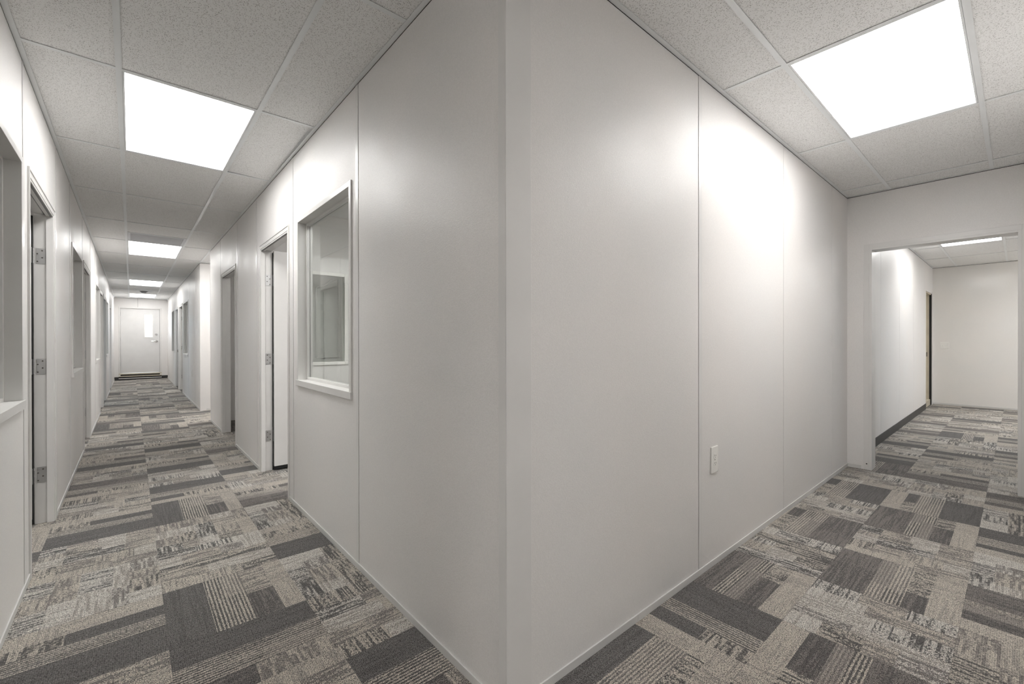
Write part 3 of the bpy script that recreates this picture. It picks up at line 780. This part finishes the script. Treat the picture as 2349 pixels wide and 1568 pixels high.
window(4, 'Y', XL, 1, *L_WINS[2], 'third fixed window along the left wall')
window(5, 'Y', XL, 1, *L_WINS[3], 'fourth and farthest fixed window along the left wall')
window(6, 'Y', XR, -1, *F_WINS[0], 'fixed window on the right just beyond the side passage')
window(7, 'Y', XR, -1, *F_WINS[1], 'farthest fixed window on the right, near the exterior door')
# exterior windows of the rooms (daylight)
def ext_window(num, axis, pos0, pos1, s0, s1, z0, z1, label):
    mp = (lambda s, n, z: (n, s, z)) if axis == 'Y' else (lambda s, n, z: (s, n, z))
    e = empty('window_%d' % num, mp((s0 + s1) / 2, (pos0 + pos1) / 2, z0)); struct(e, label, 'window')
    for q in rects(s0, s1, z0, z1, [(s0 + .04, (s0 + s1) / 2 - .02, z0 + .04, z1 - .04), ((s0 + s1) / 2 + .02, s1 - .04, z0 + .04, z1 - .04)]):
        MB().box(q[0], q[1], pos0, pos1, q[2], q[3]).build('window_member', 'frame', e, wmap=mp)
    pm = (pos0 + pos1) / 2
    for u, v in ((s0 + .04, (s0 + s1) / 2 - .02), ((s0 + s1) / 2 + .02, s1 - .04)):
        MB().box(u, v, pm - .003, pm + .003, z0 + .04, z1 - .04).build('window_pane', 'glass', e, wmap=mp)
ext_window(8, 'X', YF - .12, YF - .04, 7.0, 8.0, .75, 1.55, 'outside window of the far room')
ext_window(9, 'Y', -3.72, -3.64, 11.6, 13.2, .9, 2.2, 'outside window of the fourth left office')
ext_window(10, 'Y', -3.72, -3.64, 14.0, 15.4, .9, 2.2, 'outside window of the last left office')
ext_window(11, 'Y', 4.34, 4.42, 13.7, 14.9, .9, 2.2, 'outside window of the last right office')
portal((7.5, YF - .125, 1.15), (math.radians(90), 0, 0), 1.0, 0.8)
portal((-3.73, 12.4, 1.55), (0, math.radians(-90), 0), 1.3, 1.6)
portal((-3.73, 14.7, 1.55), (0, math.radians(-90), 0), 1.3, 1.4)
portal((4.43, 14.3, 1.55), (0, math.radians(90), 0), 1.3, 1.2)

# ------------------------------------------------------------------ exterior door at the end of the long corridor
WE = amap('X', YE, -1)
e = empty('door_10', (.225, YE, 0)); struct(e, 'pale steel exterior door with a narrow glass lite at the corridor end', 'door')
for a0, a1 in ((-.29, -.250), (.700, .742)): MB().box(a0, a1, -.15, .008, .10, 2.262).build('door_jamb', 'frame', e, bevel=.002, wmap=WE)
MB().box(-.250, .700, -.15, .008, 2.215, 2.262).build('door_head', 'frame', e, bevel=.002, wmap=WE)
b = MB()
for p, q, u, v in rects(-.246, .696, .205, 2.208, [(.329, .519, 1.33, 2.027)]): b.box(p, q, -.065, -.020, u, v)
lf = b.build('door_leaf', 'steeldoor', e, wmap=WE)
b = MB()
for r in rects(.312, .536, 1.313, 2.044, [(.337, .511, 1.338, 2.019)]): b.box(r[0], r[1], -.020, -.010, r[2], r[3])
b.build('lite_frame', 'plate', lf, bevel=.002, wmap=WE)
MB().box(.329, .519, -.045, -.041, 1.33, 2.027).build('lite_glass', 'glass', lf, wmap=WE)
yf = YE + .020
k = MB().frustum((.616, yf, 1.20), (0, -1, 0), .038, .036, .010, 22).frustum((.616, yf - .010, 1.20), (0, -1, 0), .013, .013, .04, 14)
k.tube([(.616, yf - .05, 1.20), (.58, yf - .052, 1.202), (.49, yf - .048, 1.198)], .011); k.build('lever_handle', 'chrome', lf, smooth=True)
k = MB().frustum((.611, yf, 1.409), (0, -1, 0), .034, .031, .014, 22); k.box(.603, .619, yf - .030, yf - .014, 1.392, 1.426); k.build('deadbolt', 'chrome', lf)
for zc in (2.04, 1.25, .49):
    b = MB()
    for q in range(3): b.frustum((-.248, yf - .006, zc - .055 + q * .037), (0, 0, 1), .008, .008, .035, 10)
    b.build('hinge', 'steel', e)
MB().box(.696, .7005, -.055, -.020, 1.15, 1.25).build('strike_plate', 'steel', e, wmap=WE)
MB().box(-.250, -.228, -.15, -.066, .205, 2.215).build('door_stop', 'frame', e, wmap=WE); MB().box(.678, .700, -.15, -.066, .205, 2.215).build('door_stop', 'frame', e, wmap=WE)
MB().box(-.228, .678, -.15, -.066, 2.193, 2.215).build('door_stop', 'frame', e, wmap=WE)
# stepped threshold below it
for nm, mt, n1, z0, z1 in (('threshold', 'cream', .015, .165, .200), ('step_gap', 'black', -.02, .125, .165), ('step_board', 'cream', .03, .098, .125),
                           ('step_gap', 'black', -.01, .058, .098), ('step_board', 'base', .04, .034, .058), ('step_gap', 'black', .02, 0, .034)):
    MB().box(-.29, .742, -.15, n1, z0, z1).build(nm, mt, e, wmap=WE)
portal((.424, YE + .155, 1.68), (math.radians(-90), 0, 0), .19, .70)

# ------------------------------------------------------------------ cased opening in the short corridor
WH = amap('Y', XH, -1)
e = empty('trim_2', (XH, .44, 0)); struct(e, 'pale metal casing around the opening to the far room', 'trim')
for a0, a1, f0, f1 in ((.878, .898, .898, .936), (-.018, .002, -.056, -.018)):
    b = MB().box(a0, a1, -.155, .004, 0, 2.035).box(f0, f1, 0, .004, 0, 2.073).box(f0, f1, -.155, -.151, 0, 2.073)
    b.build('opening_jamb', 'frame', e, bevel=.001, wmap=WH)
b = MB().box(.002, .878, -.155, .004, 2.017, 2.035).box(-.018, .898, 0, .004, 2.035, 2.073).box(-.018, .898, -.155, -.151, 2.035, 2.073)
b.build('opening_head', 'frame', e, bevel=.001, wmap=WH)
MB().frustum((XH - .004, .915, .055), (-1, 0, 0), .006, .005, .001, 10).build('screw_hole', 'black', e)

# unfinished doorway in the far room's left wall
WF = amap('X', YC - .012, -1)
e = empty('door_11', (10.82, YC + .07, 0)); struct(e, 'unfinished doorway with raw cream jamb at the end of the far room', 'door')
MB().box(11.185, 11.215, -.13, -.035, .0, 2.05).build('raw_jamb', 'cream', e, wmap=WF)
MB().box(11.190, 11.215, -.035, -.004, .0, 2.05).build('dark_gasket', 'black', e, wmap=WF)
MB().box(11.215, 11.25, 0, .005, 0, 2.09).build('door_casing', 'frame', e, wmap=WF)
MB().box(10.40, 10.43, -.17, .003, 0, 2.05).build('raw_jamb', 'cream', e, wmap=WF)
MB().box(10.43, 11.185, -.17, -.01, 2.03, 2.05).build('raw_head', 'cream', e, wmap=WF)
MB().box(10.43, 11.185, -.13, -.11, .10, 2.03).build('door_leaf', 'cream', e, wmap=WF)
MB().box(10.43, 11.185, -.17, -.02, 0, .10).build('raw_sill', 'cream', e, wmap=WF)
MB().box(11.183, 11.1855, -.095, -.060, .89, .97).build('strike_plate', 'slot', e, wmap=WF)

# ------------------------------------------------------------------ outlets and switches
def plate(name, axis, pos, d, sc, zc, ww, hh, label, cat, gangs=0, outlet=True, group=None):
    W = amap(axis, pos, d); e = empty(name, W(sc, 0, zc - hh / 2)); tag(e, label, cat, group)
    MB().box(sc - ww / 2, sc + ww / 2, 0, .0065, zc - hh / 2, zc + hh / 2).build('cover_plate', 'plate', e, bevel=.003, wmap=W)
    if outlet:
        for dz in (.0195, -.0195):
            b = MB(); n = 16; ring = []
            for k in range(n):
                a = 2 * math.pi * k / n; ring.append((sc + .0168 * math.cos(a), zc + dz + max(-.0125, min(.0125, .0168 * math.sin(a)))))
            i = len(b.v); b.v = [(p, .006, q) for p, q in ring] + [(p, .0085, q) for p, q in ring]
            b.f = [(k, (k + 1) % n, n + (k + 1) % n, n + k) for k in range(n)] + [tuple(range(n, 2 * n))]
            r = b.build('receptacle', 'plate', e, wmap=W)
            s = MB().box(sc - .0075, sc - .0055, .0085, .0089, zc + dz - .001, zc + dz + .007).box(sc + .0055, sc + .0075, .0085, .0089, zc + dz - .001, zc + dz + .006).box(sc - .002, sc + .002, .0085, .0089, zc + dz - .009, zc + dz - .005)
            s.build('slots', 'slot', r, wmap=W)
        MB().frustum(W(sc, .0065, zc), Vector(W(0, 1, 0)) - Vector(W(0, 0, 0)), .003, .003, .001, 10).build('screw', 'chrome', e)
    else:
        for g in range(max(1, gangs)):
            so = sc + (g - (max(1, gangs) - 1) / 2) * .046
            MB().box(so - .006, so + .006, .0065, .008, zc - .012, zc + .012).build('toggle_collar', 'plate', e, wmap=W)
            b = MB(); b.v = [(so - .0045, .008, zc - .008), (so + .0045, .008, zc - .008), (so + .0045, .008, zc + .004), (so - .0045, .008, zc + .004),
                             (so - .0035, .018, zc + .003), (so + .0035, .018, zc + .003), (so + .0035, .017, zc + .010), (so - .0035, .017, zc + .010)]
            b.f = [(0, 3, 2, 1), (4, 5, 6, 7), (0, 1, 5, 4), (1, 2, 6, 5), (2, 3, 7, 6), (3, 0, 4, 7)]
            b.build('toggle', 'plate', e, wmap=W)
plate('wall_outlet', 'X', YC, -1, 2.340, .560, .078, .140, 'white duplex outlet plate on the short corridor wall', 'outlet', group='duplex outlets')
plate('wall_outlet', 'Y', XR, -1, 10.605, .563, .078, .130, 'small white outlet plate far down the right wall past the side passage', 'outlet', group='duplex outlets')
plate('light_switch', 'Y', XF, -1, .890, 1.093, .116, .118, 'square white double switch plate on the far end wall', 'light switch', 2, False)
plate('light_switch', 'Y', XR, -1, 17.75, 1.45, .075, .12, 'white switch plate on the right wall beside the exterior door', 'light switch', 1, False)
plate('light_switch', 'Y', XL, 1, 17.3, 1.10, .075, .12, 'white switch plate on the left wall beside the exterior door', 'light switch', 1, False)
